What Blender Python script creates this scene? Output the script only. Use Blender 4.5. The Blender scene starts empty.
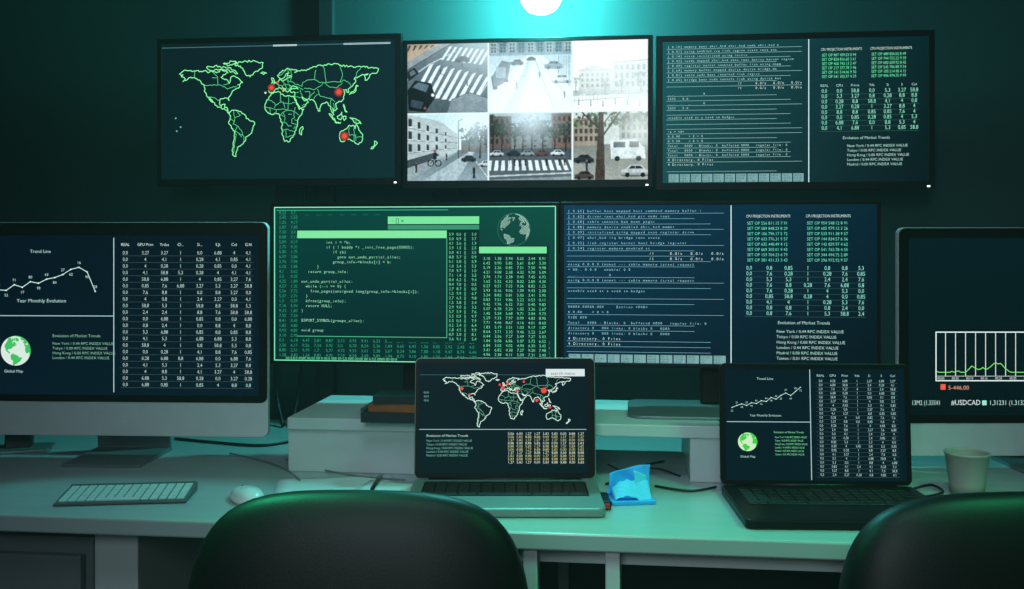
import bpy, bmesh, math, random
import numpy as np
from mathutils import Vector, Matrix
R = random.Random(7)
TH = math.radians(6.5); CT, ST = math.cos(TH), math.sin(TH)
CAMZ = 1.17; HOR = 243.0
scn = bpy.context.scene
scn.view_settings.view_transform = 'Standard'
COLL = scn.collection

# ---------------------------------------------------------------- geometry of the room seen from the tripod
def P(px, py, v):
    u = (px-512)/1000*v
    return Vector((u*CT-v*ST, u*ST+v*CT, CAMZ-(py-HOR)/1000*v))
def vY(px, Y): return Y/((px-512)/1000*ST+CT)
def PY(px, py, Y): return P(px, py, vY(px, Y))
def PZ(px, py, z=0.75): return P(px, py, 1000*(CAMZ-z)/(py-HOR))

def lin(c):
    c = c/255.0
    return c/12.92 if c <= 0.04045 else ((c+0.055)/1.055)**2.4
def C(r, g, b, s=1.0): return (lin(r)*s, lin(g)*s, lin(b)*s, 1.0)

# ---------------------------------------------------------------- materials
def mat(name, col, rough=0.5, metal=0.0, noise=0.0, nscale=20.0, bump=0.0, spec=None, col2=None, stretch=None, bdist=.002):
    m = bpy.data.materials.new(name); m.use_nodes = True
    nt = m.node_tree; b = nt.nodes['Principled BSDF']
    b.inputs['Base Color'].default_value = col
    b.inputs['Roughness'].default_value = rough
    b.inputs['Metallic'].default_value = metal
    if spec is not None: b.inputs['Specular IOR Level'].default_value = spec
    if noise or bump:
        tc = nt.nodes.new('ShaderNodeTexCoord'); mp = nt.nodes.new('ShaderNodeMapping')
        if stretch: mp.inputs['Scale'].default_value = stretch
        nz = nt.nodes.new('ShaderNodeTexNoise'); nz.inputs['Scale'].default_value = nscale
        nz.inputs['Detail'].default_value = 4
        nt.links.new(tc.outputs['Object'], mp.inputs['Vector']); nt.links.new(mp.outputs[0], nz.inputs['Vector'])
        if noise:
            rp = nt.nodes.new('ShaderNodeValToRGB')
            c2 = col2 or tuple(x*(1-noise) for x in col[:3])+(1,)
            rp.color_ramp.elements[0].color = c2; rp.color_ramp.elements[1].color = col
            rp.color_ramp.elements[0].position = .3; rp.color_ramp.elements[1].position = .7
            nt.links.new(nz.outputs['Fac'], rp.inputs['Fac']); nt.links.new(rp.outputs[0], b.inputs['Base Color'])
        if bump:
            bp = nt.nodes.new('ShaderNodeBump'); bp.inputs['Strength'].default_value = bump
            bp.inputs['Distance'].default_value = bdist
            nt.links.new(nz.outputs['Fac'], bp.inputs['Height']); nt.links.new(bp.outputs[0], b.inputs['Normal'])
    return m
M_wall = mat('wall_paint', C(52,80,82), .8, noise=.12, nscale=3, bump=.15, spec=.2)
M_floor = mat('floor_lino', C(45,56,60), .5, noise=.3, nscale=8)
M_ceil = mat('ceiling_paint', C(50,62,64), .9, noise=.05)
M_desk = mat('desk_laminate', C(168,180,180), .27, noise=.07, nscale=6, stretch=(1,8,1))
M_white = mat('white_laminate', C(205,212,212), .4, noise=.05, nscale=10)
M_cab = mat('grey_cabinet', C(112,122,124), .5, noise=.1, nscale=15)
M_black = mat('black_plastic', C(7,8,8), .4, noise=.1, nscale=60, spec=.25)
M_blackm = mat('black_metal', C(20,22,24), .4, metal=.4, noise=.1, nscale=50)
M_alu = mat('brushed_aluminium', C(234,238,240), .42, metal=.15, noise=.06, nscale=30, stretch=(1,30,1))
M_alub = mat('laptop_aluminium', C(135,144,144), .42, metal=.35, noise=.06, nscale=30, stretch=(1,30,1))
M_alud = mat('dark_aluminium', C(130,140,144), .35, metal=.5, noise=.06, nscale=30, stretch=(1,30,1))
M_key = mat('black_keys', C(12,14,15), .5, noise=.05)
M_keyw = mat('white_keys', C(205,218,214), .45, noise=.04)
M_bed = mat('key_bed', C(84,96,96), .5, noise=.05)
M_leather = mat('black_leather', C(7,8,8), .5, bump=.25, nscale=330, noise=.2, bdist=.0006, spec=.35)
M_paper = mat('white_paper', C(212,220,220), .8, noise=.04, nscale=12)
M_cup = mat('paper_cup', C(184,170,166), .6, noise=.05, nscale=18)
M_cupin = mat('coffee', C(60,40,30), .2, noise=.05)
M_blue = mat('blue_paper', C(40,165,245), .65, noise=.08, nscale=14)
M_blue2 = mat('light_blue_paper', C(100,205,255), .65, noise=.08, nscale=14)
M_cable = mat('cable_rubber', C(14,17,18), .45, noise=.1)
M_cablew = mat('cable_white', C(120,130,130), .45, noise=.1)
M_book1 = mat('brown_cover', C(160,92,40), .6, noise=.2)
M_book2 = mat('navy_cover', C(20,34,46), .5, noise=.2)
M_mouse = mat('white_plastic', C(230,234,234), .25, noise=.02)
M_red = mat('red_plastic', C(200,40,40), .4, noise=.05)
def emat(name, col, st):
    m = bpy.data.materials.new(name); m.use_nodes = True
    b = m.node_tree.nodes['Principled BSDF']; b.inputs['Emission Color'].default_value = col
    b.inputs['Emission Strength'].default_value = st; b.inputs['Base Color'].default_value = (0,0,0,1)
    return m
M_led = emat('status_led', (0.8,1,1,1), 2)
M_bulb = emat('glowing_bulb', (0.11,0.82,0.78,1), 400)
# display material: what is shown is stored in the face colours of the panel
M_scr = bpy.data.materials.new('display'); M_scr.use_nodes = True
nt = M_scr.node_tree; b = nt.nodes['Principled BSDF']
at = nt.nodes.new('ShaderNodeVertexColor'); at.layer_name = 'Col'
b.inputs['Base Color'].default_value = (.001,.0015,.0015,1); b.inputs['Roughness'].default_value = .4
b.inputs['Specular IOR Level'].default_value = .08
nt.links.new(at.outputs['Color'], b.inputs['Emission Color']); b.inputs['Emission Strength'].default_value = 1.05
M_scr.cycles.emission_sampling = 'NONE'

# ---------------------------------------------------------------- object helpers
def top(ob, label, cat, group=None):
    ob['label'] = label; ob['category'] = cat
    if group: ob['group'] = group
    return ob
def empty(name, loc, rz=0.0, label=None, cat=None, group=None):
    e = bpy.data.objects.new(name, None); e.empty_display_size = .05
    e.location = loc; e.rotation_euler = (0,0,rz); COLL.objects.link(e)
    if label: top(e, label, cat, group)
    return e
def mo(name, verts, faces, m, parent=None, loc=(0,0,0), rot=(0,0,0), smooth=False):
    me = bpy.data.meshes.new(name); me.from_pydata([tuple(v) for v in verts], [], faces)
    me.materials.append(m); me.update()
    bm = bmesh.new(); bm.from_mesh(me); bmesh.ops.recalc_face_normals(bm, faces=bm.faces); bm.to_mesh(me); bm.free()
    if smooth:
        for p in me.polygons: p.use_smooth = True
    o = bpy.data.objects.new(name, me); o.location = loc; o.rotation_euler = rot
    COLL.objects.link(o)
    if parent: o.parent = parent
    return o
def bev(o, w, seg=2):
    if w:
        md = o.modifiers.new('bev','BEVEL'); md.width = w; md.segments = seg; md.limit_method = 'ANGLE'; md.angle_limit = math.radians(40)
    return o
def boxvf(x0,x1,y0,y1,z0,z1):
    v = [(x0,y0,z0),(x1,y0,z0),(x1,y1,z0),(x0,y1,z0),(x0,y0,z1),(x1,y0,z1),(x1,y1,z1),(x0,y1,z1)]
    f = [(0,3,2,1),(4,5,6,7),(0,1,5,4),(1,2,6,5),(2,3,7,6),(3,0,4,7)]
    return v, f
def box(name, x, y, z, m, parent=None, w=.002, seg=2, **k):
    v, f = boxvf(x[0],x[1],y[0],y[1],z[0],z[1])
    return bev(mo(name, v, f, m, parent, **k), w, seg)
def multibox(name, boxes, m, parent=None, w=.0, **k):
    V, F = [], []
    for bx in boxes:
        v, f = boxvf(*bx); n = len(V); V += v; F += [tuple(i+n for i in q) for q in f]
    return bev(mo(name, V, F, m, parent, **k), w, 1)
def rrect(x0,x1,z0,z1,r,n=6):
    pts = []
    for cx,cz,a0 in ((x1-r,z1-r,0),(x0+r,z1-r,90),(x0+r,z0+r,180),(x1-r,z0+r,270)):
        for i in range(n+1):
            a = math.radians(a0+90*i/n); pts.append((cx+r*math.cos(a), cz+r*math.sin(a)))
    return pts
def prism(name, pts, a, b, axis, m, parent=None, w=.001, **k):
    n = len(pts)
    if axis == 'y': V = [(p[0],a,p[1]) for p in pts]+[(p[0],b,p[1]) for p in pts]
    elif axis == 'z': V = [(p[0],p[1],a) for p in pts]+[(p[0],p[1],b) for p in pts]
    else: V = [(a,p[0],p[1]) for p in pts]+[(b,p[0],p[1]) for p in pts]
    F = [tuple(range(n)), tuple(range(2*n-1,n-1,-1))]+[(i,(i+1)%n,(i+1)%n+n,i+n) for i in range(n)]
    return bev(mo(name, V, F, m, parent, **k), w, 2)
def lathe(name, prof, m, parent=None, seg=32, closed=False, **k):
    V, F = [], []
    for r,z in prof:
        for i in range(seg):
            a = 2*math.pi*i/seg; V.append((r*math.cos(a), r*math.sin(a), z))
    for j in range(len(prof)-1):
        for i in range(seg):
            F.append((j*seg+i, j*seg+(i+1)%seg, (j+1)*seg+(i+1)%seg, (j+1)*seg+i))
    F.append(tuple(range(seg)))
    if closed: F.append(tuple((len(prof)-1)*seg+i for i in range(seg)))
    return mo(name, V, F, m, parent, smooth=True, **k)
def smoothpath(pts, n=8):
    pts = [Vector(p) for p in pts]; out = []
    for i in range(len(pts)-1):
        p0 = pts[max(i-1,0)]; p1 = pts[i]; p2 = pts[i+1]; p3 = pts[min(i+2,len(pts)-1)]
        for j in range(n):
            t = j/n
            out.append(.5*((2*p1)+(p2-p0)*t+(2*p0-5*p1+4*p2-p3)*t*t+(3*p1-p0-3*p2+p3)*t**3))
    out.append(pts[-1]); return out
def tube(name, pts, r, m, parent=None, seg=8, n=8, **k):
    path = smoothpath(pts, n); V, F = [], []
    for i,p in enumerate(path):
        d = (path[min(i+1,len(path)-1)]-path[max(i-1,0)]).normalized()
        a = d.cross(Vector((0,0,1)))
        if a.length < .05: a = d.cross(Vector((1,0,0)))
        a.normalize(); bb = d.cross(a)
        for j in range(seg):
            t = 2*math.pi*j/seg; V.append(p+a*r*math.cos(t)+bb*r*math.sin(t))
    for i in range(len(path)-1):
        for j in range(seg):
            F.append((i*seg+j, i*seg+(j+1)%seg, (i+1)*seg+(j+1)%seg, (i+1)*seg+j))
    F.append(tuple(range(seg))); F.append(tuple((len(path)-1)*seg+j for j in range(seg)))
    return mo(name, V, F, m, parent, smooth=True, **k)
def cushion(name, A, B, H, n, m_, m, parent, curve=0.0, loc=(0,0,0), rot=(0,0,0), taper=0.0, rows=36, seg=72, sx=.35, sy=.8, crown=0.0):
    V, F = [], []
    for j in range(rows+1):
        t = -math.cos(math.pi*j/rows)
        t = math.copysign(abs(t)**.8, t)
        a = A*max(1e-4,(1-abs(t)**n))**(1/n)*(1+taper*t); bq = B*max(1e-4,(1-abs(t)**m_))**(1/m_)
        for i in range(seg):
            q = 2*math.pi*i/seg; c, s = math.cos(q), math.sin(q)
            x = a*math.copysign(abs(c)**sx, c); y = bq*math.copysign(abs(s)**sy, s)
            V.append((x, y-curve*x*x, H*t-crown*x*x))
    for j in range(rows):
        for i in range(seg):
            F.append((j*seg+i, j*seg+(i+1)%seg, (j+1)*seg+(i+1)%seg, (j+1)*seg+i))
    F.append(tuple(range(seg))); F.append(tuple(rows*seg+i for i in range(seg)))
    return mo(name, V, F, m, parent, loc=loc, rot=rot, smooth=True)

# ---------------------------------------------------------------- glyphs
GL, ADV = {}, {}
def _tm(s):
    cu = bpy.data.curves.new('t','FONT'); cu.body = s; cu.size = 1; cu.resolution_u = 2; cu.offset = -.008
    o = bpy.data.objects.new('t', cu); me = bpy.data.meshes.new_from_object(o)
    v = [(p.co.x,p.co.y) for p in me.vertices]; f = [tuple(p.vertices) for p in me.polygons]
    bpy.data.objects.remove(o); bpy.data.curves.remove(cu); bpy.data.meshes.remove(me)
    return v, f
_bb = max(v[0] for v in _tm('||')[0])
CAPH = max(v[1] for v in _tm('H')[0])
def glyph(c):
    if c not in GL:
        GL[c] = _tm(c) if c != ' ' else ([],[])
        ADV[c] = max(v[0] for v in _tm('|'+c+'|')[0])-_bb
    return GL[c], ADV[c]

class Content:
    """flat picture on a display: rect (x0,y0,x1,y1) in reference units -> local x,z"""
    def __init__(s, ref, loc):
        s.ref, s.loc = ref, loc; s.V, s.F, s.K = [], [], []
        s.sx = (loc[2]-loc[0])/(ref[2]-ref[0]); s.sz = (loc[3]-loc[1])/(ref[3]-ref[1])
    def m(s, x, y): return (s.loc[0]+(x-s.ref[0])*s.sx, s.loc[3]-(y-s.ref[1])*s.sz)
    def poly(s, pts, col, L=1):
        n = len(s.V)
        for i,p in enumerate(pts):
            x,z = s.m(*p); s.V.append((x,-.00012*L,z)); s.K.append(col[i] if isinstance(col,list) else col)
        s.F.append(tuple(range(n,n+len(pts))))
    def rect(s, x0,y0,x1,y1, col, L=1, col2=None):
        c = col if col2 is None else [col,col,col2,col2]
        s.poly([(x0,y0),(x1,y0),(x1,y1),(x0,y1)], c, L)
    def bg(s, x0,y0,x1,y1, f, nx=12, ny=8):
        """smooth background fill, f(u,v)->rgb"""
        n = len(s.V)
        for j in range(ny+1):
            for i in range(nx+1):
                u,v = i/nx, j/ny; x,z = s.m(x0+(x1-x0)*u, y0+(y1-y0)*v)
                s.V.append((x,0,z)); s.K.append(C(*f(u,v)))
        for j in range(ny):
            for i in range(nx):
                a = n+j*(nx+1)+i; s.F.append((a,a+1,a+nx+2,a+nx+1))
    def raster(s, x0,y0,x1,y1, A):
        h,w = A.shape[:2]; n = len(s.V)
        for j in range(h):
            for i in range(w):
                x,z = s.m(x0+(x1-x0)*i/(w-1), y0+(y1-y0)*j/(h-1)); s.V.append((x,-.0001,z))
                s.K.append((float(A[j,i,0]),float(A[j,i,1]),float(A[j,i,2]),1.0))
        for j in range(h-1):
            for i in range(w-1):
                a = n+j*w+i; s.F.append((a,a+1,a+w+1,a+w))
    def line(s, pts, w, col, L=2, close=False):
        if close: pts = list(pts)+[pts[0]]
        for a,b in zip(pts, pts[1:]):
            dx,dy = b[0]-a[0], b[1]-a[1]; l = math.hypot(dx,dy) or 1
            ex,ey = dx/l*w*.3, dy/l*w*.3; nx,ny = -dy/l*w/2, dx/l*w/2
            s.poly([(a[0]-ex+nx,a[1]-ey+ny),(b[0]+ex+nx,b[1]+ey+ny),(b[0]+ex-nx,b[1]+ey-ny),(a[0]-ex-nx,a[1]-ey-ny)], col, L)
    def disc(s, x,y,r, col, L=2, n=18, ry=None):
        ry = ry or r
        s.poly([(x+r*math.cos(2*math.pi*i/n), y+ry*math.sin(2*math.pi*i/n)) for i in range(n)], col, L)
    def ring(s, x,y,r,w,col,L=2,n=24):
        s.line([(x+r*math.cos(2*math.pi*i/n), y+r*math.sin(2*math.pi*i/n)) for i in range(n)], w, col, L, True)
    def text(s, x,y,t,h,col,adv=None,L=3,anchor='l',xs=1.0):
        k = h/CAPH
        wid = sum((adv if adv else glyph(c)[1]*k*xs) for c in t)
        if anchor == 'c': x -= wid/2
        if anchor == 'r': x -= wid
        for c in t:
            (gv,gf),ga = glyph(c); off = 0; kk = k*xs
            if adv: 
                kk = min(k, adv/max(ga,.01)*.97); off = (adv-ga*kk)/2
            n = len(s.V)
            for p in gv:
                X,Z = s.m(x+off+p[0]*kk, y-p[1]*k); s.V.append((X,-.00012*L,Z)); s.K.append(col)
            s.F += [tuple(i+n for i in f) for f in gf]
            x += adv if adv else ga*k*xs
    def build(s, parent, y=0.0):
        me = bpy.data.meshes.new('screen'); me.from_pydata(s.V, [], s.F); me.materials.append(M_scr)
        ca = me.color_attributes.new('Col','FLOAT_COLOR','POINT')
        ca.data.foreach_set('color', [c for k in s.K for c in k]); me.update()
        o = bpy.data.objects.new('screen', me); o.parent = parent; o.location = (0,y,0); COLL.objects.link(o)
        return o

# ---------------------------------------------------------------- camera-feed pictures are drawn into a colour grid
class Raster:
    def __init__(s, x0,y0,x1,y1, res=2.0):
        s.x0,s.y0,s.x1,s.y1 = x0,y0,x1,y1; s.w = int((x1-x0)*res)+1; s.h = int((y1-y0)*res)+1
        s.A = np.zeros((s.h,s.w,3)); xs = np.linspace(x0,x1,s.w); ys = np.linspace(y0,y1,s.h); s.X,s.Y = np.meshgrid(xs,ys)
        rs = np.random.RandomState(3)
        def vn(step):
            gh,gw = int(s.h/step)+3, int(s.w/step)+3; g = rs.rand(gh,gw)*2-1
            yy = np.arange(s.h)/step; xx = np.arange(s.w)/step; yi = yy.astype(int); xi = xx.astype(int)
            fy = (yy-yi)[:,None]; fx = (xx-xi)[None,:]; fy = fy*fy*(3-2*fy); fx = fx*fx*(3-2*fx)
            a = g[yi][:,xi]; b_ = g[yi][:,xi+1]; c_ = g[yi+1][:,xi]; d = g[yi+1][:,xi+1]
            return a*(1-fx)*(1-fy)+b_*fx*(1-fy)+c_*(1-fx)*fy+d*fx*fy
        s.N1 = rs.rand(s.h,s.w)*2-1; s.N2 = vn(4); s.N3 = vn(11); s.N4 = vn(26); s.N = .35*s.N1+.5*s.N2+.4*s.N3+.3*s.N4
        s.clip = None
    def setclip(s, x0,y0,x1,y1): s.clip = (s.X>=x0)&(s.X<=x1)&(s.Y>=y0)&(s.Y<=y1); s.cell = (x0,y0,x1,y1)
    def paint(s, mask, col, tex, al=1.0):
        mask = mask & s.clip; n = (1+tex*1.7*s.N[mask])[:,None]
        c = np.array(col[:3])[None,:] if not isinstance(col,np.ndarray) else col[mask]
        s.A[mask] = s.A[mask]*(1-al)+np.clip(c*n,0,1.4)*al
    def poly(s, pts, col, L=1, tex=.16, al=1.0):
        m = np.zeros(s.X.shape,bool); n = len(pts)
        for i in range(n):
            xa,ya = pts[i]; xb,yb = pts[(i+1)%n]
            if ya == yb: continue
            m ^= ((ya > s.Y) != (yb > s.Y)) & (s.X < (xb-xa)*(s.Y-ya)/(yb-ya)+xa)
        s.paint(m, col, tex, al)
    def rect(s, x0,y0,x1,y1,col,L=1,col2=None,tex=.16,al=1.0):
        m = (s.X>=x0)&(s.X<=x1)&(s.Y>=y0)&(s.Y<=y1)
        if col2 is not None:
            t = np.clip((s.Y-y0)/max(y1-y0,.01),0,1)[...,None]; col = np.array(col[:3])*(1-t)+np.array(col2[:3])*t
        s.paint(m, col, tex, al)
    def disc(s,x,y,r,col,L=1,n=0,ry=None,tex=.16,al=1.0,rag=0):
        ry = ry or r; s.paint(((s.X-x)/r)**2+((s.Y-y)/ry)**2 < 1+rag*(s.N1*.6+s.N2), col, tex, al)
    def ring(s,x,y,r,w,col,L=1):
        d = np.hypot(s.X-x,s.Y-y); s.paint(abs(d-r)<w/2+.15, col, 0)
    def line(s,pts,w,col,L=1,tex=.1,al=1.0):
        for a,b_ in zip(pts,pts[1:]):
            dx,dy = b_[0]-a[0],b_[1]-a[1]; l2 = dx*dx+dy*dy or 1e-6
            t = np.clip(((s.X-a[0])*dx+(s.Y-a[1])*dy)/l2,0,1); d = np.hypot(s.X-a[0]-t*dx,s.Y-a[1]-t*dy)
            s.paint(d<max(w/2,.22), col, tex, al)
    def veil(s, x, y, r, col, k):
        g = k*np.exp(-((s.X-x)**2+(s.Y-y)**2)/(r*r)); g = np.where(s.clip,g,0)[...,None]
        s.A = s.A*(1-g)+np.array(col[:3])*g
    def finish(s):
        A = s.A
        B = np.pad(A,((1,1),(1,1),(0,0)),'edge')
        A = .5*A+.095*(B[:-2,1:-1]+B[2:,1:-1]+B[1:-1,:-2]+B[1:-1,2:])+.03*(B[:-2,:-2]+B[:-2,2:]+B[2:,:-2]+B[2:,2:])
        lum = A.mean(2,keepdims=True); A = lum*.35+A*.65
        A = np.clip(A,0,1)**1.25*1.25*np.array([.88,1.0,1.06])
        return np.clip(A*(1+.14*s.N1[...,None]),0,1)

def car(q, x, y, w, col, glass=C(25,35,42), L=4):
    h = w*.36
    q.disc(x+w*.5,y+.3,w*.52,C(30,34,38),ry=h*.16,al=.6)
    q.poly([(x,y),(x,y-h*.5),(x+w*.18,y-h*.62),(x+w*.32,y-h),(x+w*.72,y-h),(x+w*.88,y-h*.58),(x+w,y-h*.45),(x+w,y)], col, L)
    q.rect(x,y-h*.22,x+w,y,tuple(v*.55 for v in col[:3]),al=.6)
    q.poly([(x+w*.26,y-h*.62),(x+w*.36,y-h*.92),(x+w*.68,y-h*.92),(x+w*.8,y-h*.6)], glass, L+1)
    q.line([(x+w*.5,y-h*.95),(x+w*.5,y-h*.6)],.4,col)
    for cx in (.22,.78): q.disc(x+w*cx, y, w*.085, C(15,18,20))
def tree(q, x, y, s, col, trunk=C(60,45,38), dens=46):
    q.line([(x,y),(x+s*.05,y-s*1.1)], s*.08, trunk)
    for a in (-.45,-.2,.15,.4): q.line([(x,y-s*.65),(x+s*a,y-s*1.45)], s*.04, trunk)
    for i in range(dens):
        f = R.uniform(.3,1.8)
        q.disc(x+R.gauss(0,.28)*s, y-s*(1.2+R.gauss(0,.22)), s*R.uniform(.04,.12), tuple(v*f for v in col[:3]), tex=.6, rag=.9)
def person(q, x, y, h, col):
    q.line([(x-h*.06,y),(x,y-h*.45)],h*.1,C(28,32,42)); q.line([(x+h*.08,y),(x,y-h*.45)],h*.1,C(28,32,42))
    q.line([(x,y-h*.45),(x,y-h*.78)],h*.24,col); q.disc(x,y-h*.92,h*.085,C(160,120,100))
def feeds():
    q = Raster(406,44,649,181.5,2.4); q.setclip(406,44,649,181.5); q.rect(400,40,660,190,C(230,240,240),tex=0)
    # 1: zebra crossing from above
    q.setclip(406,44,488.6,112.8)
    q.rect(400,44,490,113,C(112,130,138),1,C(84,102,110),tex=.16)
    q.poly([(406,44),(440,44),(406,62)],C(196,164,128)); 
    for i in range(5): q.poly([(408+i*6,45),(411+i*6,45),(408+i*6,51-i),(406+i*6,52-i)],C(90,72,60))
    q.poly([(440,44),(452,44),(406,70),(406,62)],C(158,166,168)); q.line([(452,44),(406,70)],.7,C(60,72,78))
    for i in range(9):
        a = 426+i*7.2; q.poly([(a+4,65+i*1.6),(a+8,63.5+i*1.6),(a-8,94+i*1.4),(a-13,94+i*1.4)],C(228,240,242),tex=.1)
    for i in range(8):
        a = 450+i*5.5; q.poly([(a,47+i*.6),(a+2.8,46.6+i*.6),(a-6,60+i*.8),(a-9,60+i*.8)],C(228,240,242),tex=.1)
    q.line([(406,80),(430,64),(456,52)],1,C(205,218,220)); q.line([(470,112),(489,84)],.9,C(200,212,214))
    q.poly([(407,90),(415,80),(431,83),(436,97),(425,112),(408,110)],C(24,30,36)); q.poly([(412,87),(418,82),(429,85),(426,92)],C(96,120,134)); q.poly([(411,99),(424,102),(421,109),(410,106)],C(64,82,94)); q.disc(433,95,1.6,C(230,235,230)); q.disc(425,108,1.4,C(200,60,50))
    q.poly([(406,72),(414,67),(419,73),(408,81)],C(38,46,52)); q.poly([(409,72),(413,69.5),(416,73),(410,76)],C(110,130,140))
    q.poly([(452,100),(470,93),(489,99),(489,113),(448,113)],C(140,152,158)); q.line([(452,100),(470,93),(489,99)],.7,C(70,82,88))
    for a,b_,h in ((463,68,5),(468,86,6),(441,74,5),(478,72,5)): person(q,a,b_,h,C(40,50,70)); q.line([(a,b_),(a+5,b_+1.6)],.8,C(50,60,66),al=.6)
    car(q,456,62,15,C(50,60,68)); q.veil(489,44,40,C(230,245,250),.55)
    # 2: bright road
    q.setclip(490.2,44,573,112.8)
    q.rect(490,44,574,113,C(176,204,214),1,C(214,234,240),tex=.08)
    q.rect(490,44,574,57,C(140,168,180)); 
    for i in range(9): 
        q.rect(491+i*9.3,44,498.4+i*9.3,55-(i%3),C(112,140,152) if i%2 else C(168,180,182))
        for j in range(3): q.rect(492.5+i*9.3,45.5+j*3.2,494.3+i*9.3,47.6+j*3.2,C(70,92,104)); q.rect(495.6+i*9.3,45.5+j*3.2,497.2+i*9.3,47.6+j*3.2,C(70,92,104))
    q.poly([(490,113),(490,96),(528,58),(545,58),(574,92),(574,113)],C(226,242,246),tex=.05)
    q.poly([(505,113),(530,60),(533,60),(520,113)],C(188,212,220)); q.line([(536,60),(556,112)],1.2,C(160,190,200)); q.line([(540,60),(574,106)],.7,C(170,198,206))
    q.poly([(493,78),(503,62),(512,64),(509,82),(495,90)],C(96,122,136)); q.rect(497,69,507,79,C(150,176,188)); q.line([(493,78),(495,90)],1.4,C(36,48,56)); q.disc(497,89,1.8,C(30,38,44)); q.disc(508,82,1.6,C(30,38,44))
    car(q,546,70,18,C(130,155,168)); car(q,512,66,13,C(84,104,116)); car(q,528,62,9,C(60,76,88)); car(q,553,84,20,C(205,222,228))
    for i in range(6): q.line([(560+i*2.6,58),(560+i*2.6,76+i*3)],.5,C(126,154,162))
    for a,b_ in ((518,90),(541,80),(566,100)): person(q,a,b_,7,C(60,80,100))
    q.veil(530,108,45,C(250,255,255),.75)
    # 3: overexposed square
    q.setclip(574.6,44,649,112.8)
    q.rect(574,44,650,113,C(240,250,246),1,C(240,248,244),tex=.03)
    q.rect(580,74,612,93,C(196,196,178)); q.poly([(578,74),(596,67),(614,74)],C(176,150,128)); q.rect(613,66,648,94,C(204,202,186)); q.line([(612,66),(649,64)],1.2,C(140,130,118))
    for i in range(6):
        for j in range(3): q.rect(582.4+i*5,76+j*5.4,584.6+i*5,79+j*5.4,C(110,118,112)); q.rect(616+i*5.4,68.5+j*8,618.4+i*5.4,73.5+j*8,C(118,124,116))
    q.rect(574,93,649,97,C(176,190,176)); q.line([(574,103),(649,99)],.8,C(150,174,168)); q.line([(574,98),(649,96)],.6,C(140,160,154))
    for i in range(20): q.line([(576+i*3.8,97),(576+i*3.8,103)],.5,C(150,172,164))
    for xx,ss in ((606,10),(641,13),(577,11),(622,8)): tree(q,xx,95,ss,C(140,170,130),C(120,120,105),14)
    for i in range(6): person(q,580+i*12,107+(i%3),6,C(130,150,160))
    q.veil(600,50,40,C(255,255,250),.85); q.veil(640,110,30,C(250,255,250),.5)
    # 4: street with facade and cyclist
    q.setclip(406,114.2,488.6,181.5)
    q.rect(406,114,490,152,C(196,224,234),1,C(224,240,242),tex=.05); q.rect(406,150,490,182,C(112,134,142),1,C(150,170,174),tex=.1)
    q.poly([(406,114),(440,121),(458,134),(458,152),(406,170)],C(186,196,194),tex=.1)
    for j in (0,1,2): q.line([(406,127+j*13),(458,138+j*5)],.6,C(120,130,130))
    for i in range(5):
        for j in range(3):
            xx = 408+i*9.3; k = 1-i*.12; yy = 118+i*3.4+j*12.6*k
            q.poly([(xx,yy),(xx+3.6*k,yy+.8),(xx+3.6*k,yy+8*k),(xx,yy+8.2*k)],C(58,70,78)); q.line([(xx-.6,yy+8.6*k),(xx+4.2*k,yy+8.8*k)],.6,C(225,230,226))
    q.poly([(406,160),(436,152),(440,155),(406,172)],C(78,90,96)); q.poly([(406,168),(458,152),(452,156),(406,181)],C(158,172,174))
    q.line([(459,162),(459,121),(465,119)],.9,C(34,42,48)); q.disc(465.5,120,1.6,C(250,255,250))
    q.rect(462,140,490,153,C(118,116,108)); tree(q,481,158,22,C(46,72,60)); tree(q,470,153,13,C(60,88,78)); tree(q,489,158,18,C(40,60,50))
    q.poly([(420,182),(470,152),(476,152),(456,182)],C(176,192,196)); q.line([(470,152),(489,178)],.8,C(210,220,222))
    for cx in (431,438.5): q.ring(cx,163,3,.7,C(18,22,26))
    q.line([(431,163),(434.5,158.5),(438.5,163)],.8,C(18,22,26)); q.poly([(433,159),(433.4,152.5),(437,152.5),(437,159)],C(30,44,74)); q.line([(435,158),(436,162)],1.2,C(40,40,48)); q.disc(435.2,150.8,1.5,C(150,110,95))
    car(q,462,161,15,C(44,50,58)); car(q,480,166,14,C(205,212,214)); person(q,475,178,12,C(28,30,36)); person(q,447,160,7,C(70,60,60)); person(q,416,172,10,C(80,40,40))
    q.veil(475,120,22,C(235,250,255),.7)
    # 5: crossing with trees
    q.setclip(490.2,114.2,573,181.5)
    q.rect(490,114,574,150,C(166,190,194),1,tex=.08); q.rect(490,148,574,182,C(78,90,96),1,C(104,116,120),tex=.12)
    q.rect(490,117,513,149,C(118,94,82)); q.rect(553,115,574,149,C(136,98,82)); q.rect(513,128,553,149,C(128,134,130))
    for i in range(4):
        for j in range(4): q.rect(491.6+i*5.4,120+j*6.6,494+i*5.4,124.4+j*6.6,C(46,46,48)); q.rect(555+i*4.8,118+j*7,557.2+i*4.8,122.6+j*7,C(50,42,42)); q.rect(515+i*10,131+j*5,518+i*10,133+j*5,C(70,78,80))
    for xx in (494,503,516,524,533,544,556,567): tree(q,xx,152,R.uniform(15,22),C(44,68,50),dens=26)
    for xx,cc in ((491,C(190,198,200)),(508,C(36,44,54)),(522,C(150,160,164)),(536,C(120,60,54)),(552,C(206,212,214))): car(q,xx,156,14,cc)
    for i in range(13):
        a = 489+i*6.6; q.poly([(a+1,161),(a+4.2,161),(a+5.6+(i-5)*.5,171),(a+1.4+(i-5)*.5,171)],C(224,232,232),tex=.1)
    q.line([(490,176.5),(574,173.5)],1.4,C(196,206,206)); q.poly([(490,180),(574,177),(574,182),(490,182)],C(150,160,160))
    for a in (516,521,527,548,561,566): person(q,a,166,8,C(R.randint(20,90),R.randint(30,70),R.randint(40,90)))
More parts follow.
